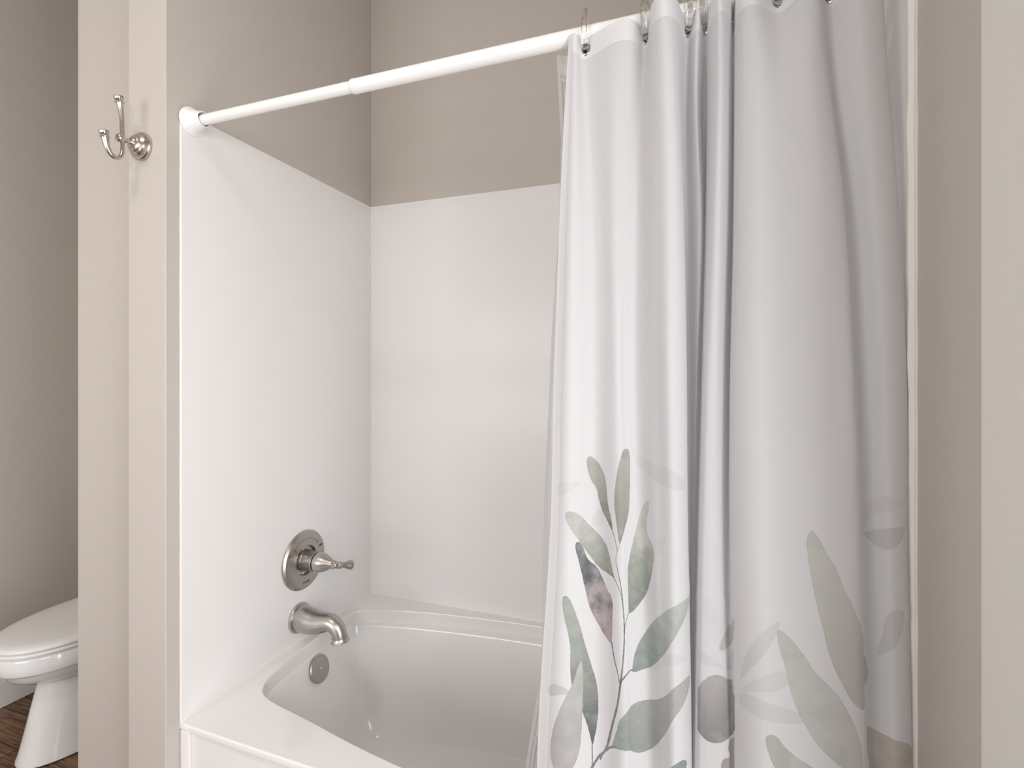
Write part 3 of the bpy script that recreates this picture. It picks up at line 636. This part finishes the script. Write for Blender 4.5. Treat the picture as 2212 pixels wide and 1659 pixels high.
# printed leaves: (base uv, tip uv, lower outline, upper outline, colour at tip, colour at base, edge, strength); uv in metres of cloth
LEAVES = [
  ((0.5653, 1.0449), (0.6231, 0.9434), [(0, 0), (0.181, -0.0078), (0.383, -0.0125), (0.652, -0.0129), (0.85, -0.0083), (1, 0)], [(0, 0), (0.262, 0.0035), (0.467, 0.0062), (0.651, 0.0069), (0.86, 0.0063), (1, 0)], (205, 209, 206), (200, 206, 200), 0.6, 0.75),
  ((0.5649, 1.0595), (0.6502, 1.007), [(0, 0), (0.125, -0.0057), (0.559, -0.0126), (0.834, -0.006), (1, 0)], [(0, 0), (0.335, 0.0059), (0.554, 0.0122), (0.825, 0.0115), (1, 0)], (205, 209, 206), (205, 209, 206), 0.5, 0.6),
  ((0.5623, 1.0681), (0.6524, 1.074), [(0, 0), (0.242, -0.0142), (0.561, -0.012), (0.857, -0.0071), (1, 0)], [(0, 0), (0.064, 0.0123), (0.281, 0.0138), (0.572, 0.013), (0.865, 0.0118), (1, 0)], (205, 209, 206), (205, 209, 206), 0.6, 0.7),
  ((0.7734, 0.8289), (0.8343, 0.8123), [(0, 0), (0.491, -0.0046), (0.726, -0.0042), (1, 0)], [(0, 0), (0.356, 0.024), (0.744, 0.0193), (1, 0)], (200, 198, 196), (196, 196, 194), 0.6, 0.8),
  ((0.7874, 1.0001), (0.8279, 0.9288), [(0, 0), (0.4, -0.0092), (0.89, -0.016), (1, 0)], [(0, 0), (0.334, 0.0112), (0.633, 0.0121), (1, 0)], (196, 194, 192), (196, 194, 192), 0.4, 0.6),
  ((0.7728, 0.8816), (0.8305, 0.7787), [(0, 0), (0.605, -0.0395), (0.91, -0.033), (1, 0)], [(0, 0), (0.621, -0.0259), (0.861, -0.0064), (1, 0)], (206, 204, 202), (206, 204, 202), 0.3, 0.35),
  ((0.4793, 1.0158), (0.5559, 0.9583), [(0, 0), (0.098, -0.0095), (0.319, -0.0108), (0.759, -0.0011), (1, 0)], [(0, 0), (0.211, 0.0141), (0.685, 0.0261), (0.851, 0.0165), (1, 0)], (186, 190, 184), (180, 184, 180), 0.6, 0.8),
  ((0.4362, 1.0257), (0.4984, 1.0476), [(0, 0), (0.311, -0.0133), (0.593, -0.0072), (1, 0)], [(0, 0), (0.241, 0.0069), (0.55, 0.0016), (1, 0)], (208, 208, 210), (208, 208, 210), 0.5, 0.5),
  ((0.4983, 1.049), (0.5537, 0.9978), [(0, 0), (0.196, -0.0091), (0.826, 0.0034), (1, 0)], [(0, 0), (0.658, 0.0219), (0.805, 0.0146), (1, 0)], (196, 198, 198), (196, 198, 198), 0.5, 0.5),
  ((0.4696, 0.9797), (0.4574, 0.9348), [(0, 0), (0.311, -0.0067), (0.659, -0.0088), (1, 0)], [(0, 0), (0.27, 0.0096), (0.692, 0.0082), (1, 0)], (212, 213, 214), (212, 213, 214), 0.4, 0.4),
  ((0.2578, 0.7797), (0.1621, 0.7343), [(0, 0), (0.283, -0.0106), (0.574, -0.0169), (0.857, -0.0171), (1, 0)], [(0, 0), (0.091, 0.0148), (0.332, 0.019), (0.677, 0.0078), (1, 0)], (212, 215, 214), (208, 212, 211), 0.6, 0.7),
  ((0.0147, 0.8109), (0.058, 0.7804), [(0, 0), (0.298, -0.0198), (0.713, -0.0114), (1, 0)], [(0, 0), (0.39, 0.002), (0.739, 0.0028), (1, 0)], (210, 213, 212), (210, 213, 212), 0.5, 0.6),
  ((0.1616, 1.0693), (0.2555, 1.0353), [(0, 0), (0.259, -0.0137), (0.752, -0.0188), (1, 0)], [(0, 0), (0.171, 0.0061), (0.731, -0.0016), (1, 0)], (208, 212, 212), (208, 212, 212), 0.5, 0.55),
  ((0.0143, 1.1233), (0.0467, 1.1257), [(0, 0), (0.476, -0.011), (1, 0)], [(0, 0), (0.076, 0.013), (0.532, 0.0057), (1, 0)], (186, 190, 190), (190, 192, 194), 0.4, 0.8),
  ((0.1696, 0.9117), (0.2223, 0.8491), [(0, 0), (0.308, -0.0131), (0.731, -0.008), (1, 0)], [(0, 0), (0.453, 0.01), (0.802, 0.0073), (1, 0)], (212, 216, 216), (212, 216, 216), 0.5, 0.45),
  ((0.0751, 0.8547), (0.0901, 0.8262), [(0, 0), (0.401, -0.0048), (0.782, -0.004), (1, 0)], [(0, 0), (0.147, 0.0141), (0.775, 0.0125), (1, 0)], (205, 209, 205), (205, 209, 205), 0.4, 0.6),
  ((0.8054, 1.1787), (0.7736, 1.104), [(0, 0), (0.148, -0.0202), (0.465, -0.0176), (0.737, -0.0096), (1, 0)], [(0, 0), (0.421, 0.0537), (0.831, 0.0298), (0.899, 0.0115), (1, 0)], (196, 186, 176), (190, 178, 166), 0.8, 1),
  ((0.4934, 1.2028), (0.5437, 1.1397), [(0, 0), (0.044, -0.0204), (0.172, -0.0249), (0.412, -0.0094), (0.451, -0.0211), (0.587, -0.0223), (1, 0)], [(0, 0), (0.472, 0.0229), (0.688, 0.0148), (0.951, 0.0024), (1, 0)], (176, 168, 164), (170, 160, 156), 0.8, 1),
  ((0.4731, 1.1518), (0.4735, 1.051), [(0, 0), (0.0, -0.0033), (0.014, -0.0083), (0.038, -0.0131), (0.077, -0.0187), (0.114, -0.0263), (0.204, -0.0267), (0.302, -0.0272), (0.405, -0.0277), (0.508, -0.0283), (0.606, -0.0289), (0.696, -0.0294), (0.822, -0.0206), (0.907, -0.0143), (0.967, -0.0092), (0.996, -0.0037), (1, 0)], [(0, 0), (0.006, 0.0037), (0.029, 0.0127), (0.057, 0.0267), (0.103, 0.0392), (0.281, 0.0751), (0.372, 0.0757), (0.472, 0.0763), (0.576, 0.077), (0.68, 0.0776), (0.78, 0.0781), (0.835, 0.0412), (0.87, 0.0786), (0.901, 0.0299), (0.965, 0.015), (0.996, 0.0042), (1, 0)], (172, 168, 170), (138, 133, 138), 1.2, 1),
  ((0.7312, 1.0603), (0.6672, 0.8163), [(0, 0), (0.07, -0.0146), (0.166, -0.0212), (0.258, -0.0252), (0.357, -0.0265), (0.473, -0.0244), (0.588, -0.0231), (0.695, -0.0205), (0.794, -0.0175), (0.883, -0.0142), (0.954, -0.0097), (1, 0)], [(0, 0), (0.02, 0.0447), (0.158, 0.0533), (0.362, 0.0288), (0.476, 0.0239), (0.575, 0.0207), (0.661, 0.0166), (0.773, 0.0141), (0.868, 0.0085), (0.963, 0.004), (1, 0)], (204, 206, 199), (194, 197, 190), 1, 1),
  ((0.7243, 1.1579), (0.6198, 0.9567), [(0, 0), (0.173, -0.0159), (0.236, -0.0223), (0.336, -0.0284), (0.44, -0.0295), (0.543, -0.0285), (0.662, -0.0233), (0.778, -0.0152), (0.889, -0.0102), (0.967, -0.0044), (1, 0)], [(0, 0), (0.093, 0.0119), (0.193, 0.0223), (0.309, 0.0278), (0.406, 0.0294), (0.515, 0.0285), (0.607, 0.0236), (0.7, 0.017), (0.796, 0.0154), (0.899, 0.0116), (0.974, 0.0055), (1, 0)], (199, 202, 196), (198, 201, 195), 1, 1),
  ((0.6848, 1.1888), (0.6039, 1.1027), [(0, 0), (0.436, -0.0287), (0.69, -0.0239), (0.866, -0.0156), (0.976, -0.0073), (1, 0)], [(0, 0), (0.22, 0.0166), (0.443, 0.0166), (0.614, 0.0102), (0.8, 0.0074), (0.939, 0.0081), (1, 0)], (182, 186, 180), (192, 196, 190), 1, 1),
  ((0.1159, 0.8613), (0.0727, 0.7394), [(0, 0), (0.157, -0.0052), (0.292, -0.0099), (0.425, -0.0096), (0.585, -0.0076), (0.676, -0.0103), (0.821, -0.0105), (0.968, -0.0063), (1, 0)], [(0, 0), (0.173, 0.0049), (0.352, 0.0066), (0.529, 0.0119), (0.683, 0.0155), (0.849, 0.0122), (0.959, 0.0062), (1, 0)], (170, 171, 163), (116, 123, 112), 1, 1),
  ((0.1273, 0.8795), (0.1445, 0.7232), [(0, 0), (0.124, -0.0051), (0.287, -0.0111), (0.43, -0.0159), (0.627, -0.0161), (0.825, -0.0137), (0.979, -0.0073), (1, 0)], [(0, 0), (0.049, 0.0019), (0.175, 0.007), (0.323, 0.0124), (0.557, 0.0115), (0.791, 0.0092), (0.962, 0.0054), (1, 0)], (166, 167, 158), (140, 146, 130), 1, 1),
  ((0.1176, 0.9322), (0.0301, 0.8331), [(0, 0), (0.107, -0.0104), (0.217, -0.0172), (0.373, -0.0158), (0.607, -0.0123), (0.84, -0.0092), (0.956, -0.004), (1, 0)], [(0, 0), (0.101, 0.0058), (0.253, 0.0156), (0.36, 0.0199), (0.489, 0.0197), (0.661, 0.0182), (0.841, 0.0169), (0.971, 0.0098), (1, 0)], (194, 196, 190), (140, 150, 134), 1, 1),
  ((0.1408, 0.9879), (0.1807, 0.8043), [(0, 0), (0.188, -0.0073), (0.325, -0.0131), (0.463, -0.0147), (0.605, -0.0139), (0.713, -0.0129), (0.824, -0.0121), (0.935, -0.0083), (1, 0)], [(0, 0), (0.044, 0.0087), (0.164, 0.018), (0.302, 0.0263), (0.443, 0.0298), (0.556, 0.0301), (0.649, 0.0235), (0.705, 0.0094), (0.822, 0.0036), (0.974, 0.0039), (1, 0)], (198, 201, 194), (120, 136, 122), 1, 1),
  ((0.1078, 1.0398), (0.0523, 0.8803), [(0, 0), (0.064, -0.009), (0.179, -0.0142), (0.348, -0.0167), (0.513, -0.0138), (0.682, -0.0108), (0.827, -0.0085), (0.965, -0.0065), (1, 0)], [(0, 0), (0.084, 0.0072), (0.248, 0.0182), (0.403, 0.0264), (0.486, 0.0217), (0.583, 0.0199), (0.682, 0.0167), (0.806, 0.0071), (0.954, 0.0052), (1, 0)], (98, 102, 110), (165, 145, 150), 1.1, 1),
  ((0.0755, 1.2154), (0.0328, 0.9685), [(0, 0), (0.056, 0.0003), (0.137, -0.0003), (0.221, -0.0028), (0.321, -0.0066), (0.421, -0.0104), (0.528, -0.0086), (0.685, -0.0032), (0.78, -0.0034), (0.886, -0.0048), (0.965, -0.0037), (1, 0)], [(0, 0), (0.027, 0.0026), (0.091, 0.0086), (0.182, 0.0154), (0.286, 0.021), (0.402, 0.024), (0.522, 0.0223), (0.632, 0.0197), (0.758, 0.0173), (0.887, 0.0128), (0.983, 0.0068), (1, 0)], (160, 170, 161), (84, 96, 98), 1.1, 1),
  ((0.0365, 1.2692), (0.0614, 1.0729), [(0, 0), (0.102, -0.0133), (0.206, -0.0201), (0.345, -0.0223), (0.517, -0.0201), (0.685, -0.0148), (0.822, -0.0079), (0.955, -0.0042), (1, 0)], [(0, 0), (0.127, 0.0114), (0.261, 0.0158), (0.392, 0.0151), (0.558, 0.0122), (0.74, 0.0088), (0.922, 0.0041), (1, 0)], (178, 182, 176), (176, 170, 176), 1, 1),
  ((0.1445, 1.0789), (0.2726, 0.9472), [(0, 0), (0.045, -0.0075), (0.134, -0.0177), (0.253, -0.0268), (0.402, -0.0318), (0.615, -0.0289), (0.808, -0.0242), (0.928, -0.0149), (1, 0)], [(0, 0), (0.054, 0.0065), (0.205, 0.0133), (0.425, 0.0158), (0.602, 0.0118), (0.738, 0.0063), (0.863, 0.0039), (1, 0)], (184, 196, 190), (128, 148, 144), 1, 1),
  ((0.1021, 1.2071), (0.2659, 1.0643), [(0, 0), (0.048, -0.0053), (0.15, -0.0177), (0.272, -0.031), (0.385, -0.032), (0.448, -0.0278), (0.601, -0.0166), (0.768, -0.0124), (0.856, -0.0144), (0.945, -0.0105), (1, 0)], [(0, 0), (0.082, 0.0049), (0.144, 0.0138), (0.189, 0.0304), (0.297, 0.033), (0.555, 0.029), (0.717, 0.0197), (0.842, 0.0143), (0.933, 0.0093), (1, 0)], (176, 176, 178), (136, 150, 148), 1, 1),
  ((0.197, 1.2404), (0.251, 1.1845), [(0, 0), (0.203, -0.0093), (0.64, -0.0123), (0.893, -0.0096), (1, 0)], [(0, 0), (0.45, 0.0087), (0.744, 0.0102), (0.926, 0.0072), (1, 0)], (128, 146, 146), (128, 146, 146), 1, 1),
  ((0.0709, 1.258), (0.1204, 0.9065), [(0.003, -0.002), (0.084, 0.006), (0.148, 0.0155), (0.265, 0.0205), (0.374, 0.0263), (0.463, 0.0278), (0.54, 0.0281), (0.613, 0.0273), (0.721, 0.024), (0.809, 0.0186), (0.88, 0.0136), (0.949, 0.0061), (0.998, -0.0009)], [(-0.003, 0.002), (0.08, 0.0096), (0.151, 0.02), (0.271, 0.0255), (0.38, 0.0308), (0.467, 0.0315), (0.542, 0.0313), (0.614, 0.0303), (0.721, 0.0269), (0.811, 0.021), (0.882, 0.0156), (0.952, 0.0078), (1.002, 0.0009)], (104, 106, 112), (104, 106, 112), 0.4, 1.0),
  ((0.1204, 0.9072), (0.1273, 0.8788), [(-0.014, -0.0009), (0.476, -0.0027), (1.0, -0.0006)], [(0.014, 0.0009), (0.492, -0.0012), (1.0, 0.0006)], (104, 106, 112), (104, 106, 112), 0.4, 1.0),
  ((0.1237, 0.8899), (0.1159, 0.8596), [(-0.003, -0.0008), (0.53, -0.0001), (0.994, -0.0011)], [(0.003, 0.0007), (0.538, 0.0018), (1.006, 0.0011)], (104, 106, 112), (104, 106, 112), 0.4, 1.0),
  ((0.1292, 0.9665), (0.1125, 0.9266), [(0.001, -0.0007), (0.473, 0.0023), (0.994, -0.0014)], [(-0.001, 0.0006), (0.479, 0.0042), (1.006, 0.0014)], (104, 106, 112), (104, 106, 112), 0.4, 1.0),
  ((0.1233, 1.0992), (0.1079, 1.0362), [(-0.004, -0.001), (0.302, -0.0009), (0.596, -0.0025), (0.993, -0.0018)], [(0.004, 0.0009), (0.314, 0.0017), (0.61, 0.0008), (1.007, 0.0019)], (104, 106, 112), (104, 106, 112), 0.4, 1.0),
  ((0.1311, 1.0176), (0.1416, 0.9858), [(-0.004, -0.0008), (0.519, -0.0032), (1.002, -0.001)], [(0.004, 0.0008), (0.518, -0.001), (0.998, 0.0009)], (104, 106, 112), (104, 106, 112), 0.4, 1.0),
  ((0.123, 1.0993), (0.146, 1.0742), [(-0.021, -0.0009), (0.485, -0.0065), (1.009, -0.0018)], [(0.019, 0.0009), (0.491, -0.0036), (0.99, 0.0018)], (104, 106, 112), (104, 106, 112), 0.4, 1.0),
  ((0.0753, 1.2781), (0.0753, 1.2099), [(-0.0, -0.0009), (0.488, -0.0007), (1.0, -0.0011)], [(0.0, 0.0009), (0.488, 0.0012), (1.0, 0.0011)], (104, 106, 112), (104, 106, 112), 0.4, 1.0),
  ((0.0854, 1.233), (0.1148, 1.1965), [(-0.008, -0.0012), (0.464, -0.007), (1.019, -0.0022)], [(0.01, 0.0012), (0.473, -0.0033), (0.98, 0.0022)], (104, 106, 112), (104, 106, 112), 0.4, 1.0),
]

def cloth_material():
    m = bpy.data.materials.new('printed_polyester'); m.use_nodes = True; nt = m.node_tree; N = nt.nodes; K = nt.links.new
    p = N['Principled BSDF']; out = N['Material Output']
    def srgb(c, g=1.03):
        g0 = sum(c)/3.0; c = [g0 + (x-g0)*0.72 for x in c]
        r = []
        for x in c:
            x = min(x*g/255.0, 0.93); r.append(x/12.92 if x <= 0.04045 else ((x+0.055)/1.055)**2.4)
        return (*r, 1)
    def math_(op, a, b=None, c=None, clamp=False):
        n = N.new('ShaderNodeMath'); n.operation = op; n.use_clamp = clamp
        for i, x in enumerate((a, b, c)):
            if x is None: continue
            if isinstance(x, (int, float)): n.inputs[i].default_value = x
            else: K(x, n.inputs[i])
        return n.outputs[0]
    def mix(f, a, b, mode='MIX'):
        n = N.new('ShaderNodeMix'); n.data_type = 'RGBA'; n.blend_type = mode
        for i, x in ((0, f), (6, a), (7, b)):
            if isinstance(x, (int, float, tuple)): n.inputs[i].default_value = x
            else: K(x, n.inputs[i])
        return n.outputs[2]
    def rng(v, a, b, c=0.0, d=1.0):
        n = N.new('ShaderNodeMapRange'); K(v, n.inputs[0])
        for i, x in enumerate((a, b, c, d)): n.inputs[i+1].default_value = x
        return n.outputs[0]
    def dot(v, w):
        n = N.new('ShaderNodeVectorMath'); n.operation = 'DOT_PRODUCT'; K(v, n.inputs[0]); n.inputs[1].default_value = w
        return n.outputs['Value']
    uv = N.new('ShaderNodeUVMap'); uv.uv_map = 'UVMap'; UVo = uv.outputs[0]
    def noise_(scale, detail, rough=0.5):
        n = N.new('ShaderNodeTexNoise'); n.noise_dimensions = '2D'; n.inputs['Scale'].default_value = scale
        n.inputs['Detail'].default_value = detail; n.inputs['Roughness'].default_value = rough; K(UVo, n.inputs['Vector']); return n
    blot = noise_(38, 4, 0.6); grain = noise_(900, 2, 0.7); tint = noise_(21, 2); ragged = noise_(260, 2)
    # slightly ragged outlines
    off = N.new('ShaderNodeVectorMath'); off.operation = 'MULTIPLY_ADD'
    K(ragged.outputs['Color'], off.inputs[0]); off.inputs[1].default_value = (0.0014, 0.0014, 0); K(UVo, off.inputs[2])
    W = N.new('ShaderNodeVectorMath'); W.operation = 'SUBTRACT'; K(off.outputs[0], W.inputs[0]); W.inputs[1].default_value = (0.0007, 0.0007, 0)
    P = W.outputs[0]
    bl = rng(blot.outputs['Fac'], 0.3, 0.7, -0.5, 0.5)
    gr = rng(grain.outputs['Fac'], 0.3, 0.7, 0.93, 1.06)
    tn = rng(tint.outputs['Fac'], 0.52, 0.68, 0.0, 1.0)
    col = (0.80, 0.805, 0.83, 1)
    for pb, pt, lo, hi, ct, cb, edge, strength in LEAVES:
        ax = Vector((pt[0]-pb[0], pt[1]-pb[1], 0)); ln = ax.length; ax.normalize(); pr = Vector((-ax.y, ax.x, 0))
        R = max(max(abs(d) for t_, d in lo), max(abs(d) for t_, d in hi))*1.05
        t = dot(P, tuple(ax/ln)); t = math_('SUBTRACT', t, float((Vector((*pb, 0)) @ ax)/ln))
        d = dot(P, tuple(pr/(2*R))); d = math_('SUBTRACT', d, float((Vector((*pb, 0)) @ pr)/(2*R) - 0.5))
        def curve(pts):
            n = N.new('ShaderNodeFloatCurve'); K(t, n.inputs['Value']); c = n.mapping.curves[0]
            n.mapping.use_clip = False
            pts = sorted(pts)
            keep = [pts[0]]
            for q in pts[1:]:
                if q[0]-keep[-1][0] > 0.008: keep.append(q)
            while len(c.points) < len(keep): c.points.new(0.5, 0.5)
            for cp, (tt, dd) in zip(c.points, keep):
                cp.location = (min(max(tt, 0), 1), 0.5 + dd/(2*R)); cp.handle_type = 'AUTO'
            n.mapping.update()
            return n.outputs[0]
        e = math_('MINIMUM', math_('SUBTRACT', d, curve(lo)), math_('SUBTRACT', curve(hi), d))
        e = math_('MULTIPLY', e, 2*R)
        tt = math_('MINIMUM', t, math_('SUBTRACT', 1.0, t)); e = math_('MINIMUM', e, math_('MULTIPLY', tt, ln))
        mask = rng(e, 0.0, 0.0007 if strength == 1 else 0.0015, 0, strength if strength == 1 else strength*0.8)
        f = math_('ADD', math_('MULTIPLY_ADD', t, -1.8, 1.4), bl, clamp=True)
        c = mix(f, srgb(ct), srgb(cb))
        if strength == 1 and edge >= 1: c = mix(math_('MULTIPLY', tn, 0.15), c, srgb((176, 160, 176)))
        if strength == 1:
            c = mix(rng(math_('ADD', blot.outputs['Fac'], math_('MULTIPLY', grain.outputs['Fac'], 0.15)), 0.35, 0.8, 0, 0.32), c, srgb((222, 224, 220)))
            c = mix(1.0, c, gr, 'MULTIPLY')
        ed = rng(e, 0.0002, 0.0016, 0.80 if strength == 1 else 0.93, 1.0)
        if edge > 0.45: c = mix(1.0, c, ed, 'MULTIPLY')
        col = mix(mask, col, c)
    # stitched header band and side hem
    sep = N.new('ShaderNodeSeparateXYZ'); K(UVo, sep.inputs[0])
    def line(v, at, w, dark): return math_('SUBTRACT', 1.0, math_('MULTIPLY', math_('COMPARE', v, at, w), dark))
    col = mix(1.0, col, line(sep.outputs['Y'], 0.0375, 0.0007, 0.06), 'MULTIPLY')
    col = mix(1.0, col, line(sep.outputs['X'], 0.0185, 0.0005, 0.08), 'MULTIPLY')
    K(col, p.inputs['Base Color']); p.inputs['Roughness'].default_value = 0.75; p.inputs['Specular IOR Level'].default_value = 0.2
    # fine weave and creases
    wv = noise_(1400, 1); wr = noise_(26, 3)
    b = N.new('ShaderNodeBump'); b.inputs['Strength'].default_value = 0.10; b.inputs['Distance'].default_value = 0.0004; K(wv.outputs['Fac'], b.inputs['Height'])
    b2 = N.new('ShaderNodeBump'); b2.inputs['Strength'].default_value = 0.16; b2.inputs['Distance'].default_value = 0.003; K(wr.outputs['Fac'], b2.inputs['Height']); K(b.outputs[0], b2.inputs['Normal'])
    K(b2.outputs[0], p.inputs['Normal'])
    tr = N.new('ShaderNodeBsdfTranslucent'); K(col, tr.inputs[0])
    dbl = math_('MAXIMUM', math_('LESS_THAN', sep.outputs['Y'], 0.037), math_('LESS_THAN', sep.outputs['X'], 0.018))
    ms = N.new('ShaderNodeMixShader'); K(math_('MULTIPLY_ADD', dbl, -0.18, 0.42), ms.inputs[0])
    K(p.outputs[0], ms.inputs[1]); K(tr.outputs[0], ms.inputs[2]); K(ms.outputs[0], out.inputs[0])
    return m
M['cloth'] = cloth_material()

def curtain():
    V, UV, Fc, cen = cloth()
    loc = (V[NS//2][0], 0.0, HEM_TOP)
    t = empty('shower_curtain', loc, 'white fabric shower curtain printed with watercolour sage green leaves', 'shower curtain')
    o = obj('cloth', V, Fc, M['cloth'], t, sharp=180)
    me = o.data; uvl = me.uv_layers.new(name='UVMap'); 
    for lp in me.loops: uvl.data[lp.index].uv = UV[lp.vertex_index]
    for c, tv, nv in cen:
        pr = [(0.0068,-0.0016),(0.0066,0.0),(0.0068,0.0014),(0.0080,0.0023),(0.0102,0.0020),(0.0114,0.0008),(0.0114,0.0002)]
        pr2 = pr + [(0.0114,-0.0012),(0.0080,-0.0018)]
        Vv, Ff = lathe(pr2 + [pr2[0]], c, nv, 32, cap=False)
        obj('grommet', Vv, Ff, M['chrome'], t)
    return cen
CEN = curtain()

# ------------------------------------------------------------------ rings
def ring_path(c, tilt, lean):
    P = []
    hh, hd = 0.0350, 0.0215
    for k in range(40):
        a = 2*PI*k/40
        y = hd*math.cos(a)*(1.0 - 0.18*math.sin(a)*(-1)); z = hh*math.sin(a)
        p = Vector((lean*z, y, z)); p = Matrix.Rotation(tilt, 3, 'Z') @ p
        P.append(Vector(c) + p)
    return P
RT = []
def rings():
    names = ['clear plastic curtain ring nearest the free left edge of the shower curtain',
             'clear plastic curtain ring second from the left edge of the shower curtain',
             'clear plastic ring over the first of two adjacent grommets beside the broad pleat',
             'clear plastic ring over the second of two adjacent grommets left of the narrow pleat',
             'clear plastic ring half hidden between the narrow pleat and the widest pleat',
             'clear plastic ring at the grommet high on the widest curtain pleat',
             'clear plastic ring at the rightmost visible grommet of the shower curtain']
    tl = [0.05, -0.25, 0.35, -0.3, 0.2, 0.1, -0.2]; le = [0.0, 0.05, -0.12, 0.05, 0.08, 0, 0]
    for i, ((c, tv, nv), nm) in enumerate(zip(CEN, names)):
        cx_ = c.x; yc = RY; zc = RZ - 0.0115
        # keep the foot of the ring in its grommet
        lowest = zc - 0.0350
        off = c.z - lowest + 0.0050
        P = ring_path((cx_, yc, zc+max(0, off-0.004)), tl[i], le[i])
        f = min(P, key=lambda p: p.z); sh = Vector((c.x - f.x, (c.y - f.y)*0.75, 0))
        lo = min(p.z for p in P); hi = max(p.z for p in P)
        P = [p + sh*((hi-p.z)/(hi-lo)) for p in P]
        # base empty at the ring itself
        o = obj('curtain_ring', *tube(P, 0.0050, 14, closed=True), M['clear'])
        tag(o, nm, 'curtain ring', 'clear rings along the shower curtain rod')
rings()

# ------------------------------------------------------------------ clear liner inside the tub
LIN_Z = [1.924, 1.764, 1.593, 1.439, 1.245, 1.083, 0.881, 0.743, 0.644, 0.535, 0.4, 0.25]
LIN_X = [0.9105, 0.9084, 0.9026, 0.8887, 0.8772, 0.8669, 0.8583, 0.8577, 0.838, 0.8198, 0.7998, 0.7898]
LIN_Y = [0.04, 0.045, 0.05, 0.055, 0.06, 0.07, 0.08, 0.085, 0.09, 0.095, 0.105, 0.14]
def liner():
    t = empty('shower_curtain_liner', (1.1, 0.05, 1.915), 'clear vinyl liner hanging inside the tub behind the fabric curtain', 'shower curtain liner')
    zs = list(np.arange(1.915, 0.26, -0.015)); n = 150
    def pt(u, z):
        xl = float(np.interp(-z, [-q for q in LIN_Z], LIN_X)); yl = float(np.interp(-z, [-q for q in LIN_Z], LIN_Y))
        xr = 1.40; k = min(1, (1.915-z)/0.15)
        x = xl + (xr-xl)*u + 0.010*math.sin(u*46+1.0)*k
        y = yl + 0.012*math.sin(u*58 + 0.8*math.sin(z*2))*(0.5+0.5*k) + 0.004*noise.noise(Vector((u*9, z*4, 2)))
        x += 0.0015*noise.noise(Vector((z*22, 4, u*3)))*k
        return (x, max(y, 0.030), z)
    us = [0, 0.004, 0.008, 0.012, 0.016, 0.02] + list(np.linspace(0.026, 1, n))
    V = [pt(u, z) for z in zs for u in us]; m = len(us)
    Fa, Fh = [], []
    for j in range(len(zs)-1):
        for i in range(m-1):
            q = (j*m+i, j*m+i+1, (j+1)*m+i+1, (j+1)*m+i)
            Fa.append(q)
    obj('sheet', V, Fa, M['liner'], t, sharp=180)
    # welded edges: narrow strips lying on the sheet
    def strip(path, w, name):
        V, Fc = [], []
        for p, q in path: V += [p, q]
        for i in range(len(path)-1): Fc.append((2*i, 2*i+1, 2*i+3, 2*i+2))
        obj(name, V, Fc, M['liner_hem'], t, sharp=180)
    def off(p, d): return (p[0], p[1]-d, p[2])
    strip([(off(pt(0, z), 0.0008), off(pt(0.008, z), 0.0008)) for z in zs], 0, 'side_hem')
    strip([(off(pt(0.016, z), 0.0008), off(pt(0.019, z), 0.0008)) for z in zs], 0, 'side_weld')
    strip([(off(pt(u, 1.915), 0.0008), off(pt(u, 1.880), 0.0008)) for u in us], 0, 'top_hem')
    strip([(off(pt(u, 1.873), 0.0008), off(pt(u, 1.868), 0.0008)) for u in us], 0, 'top_weld')
liner()
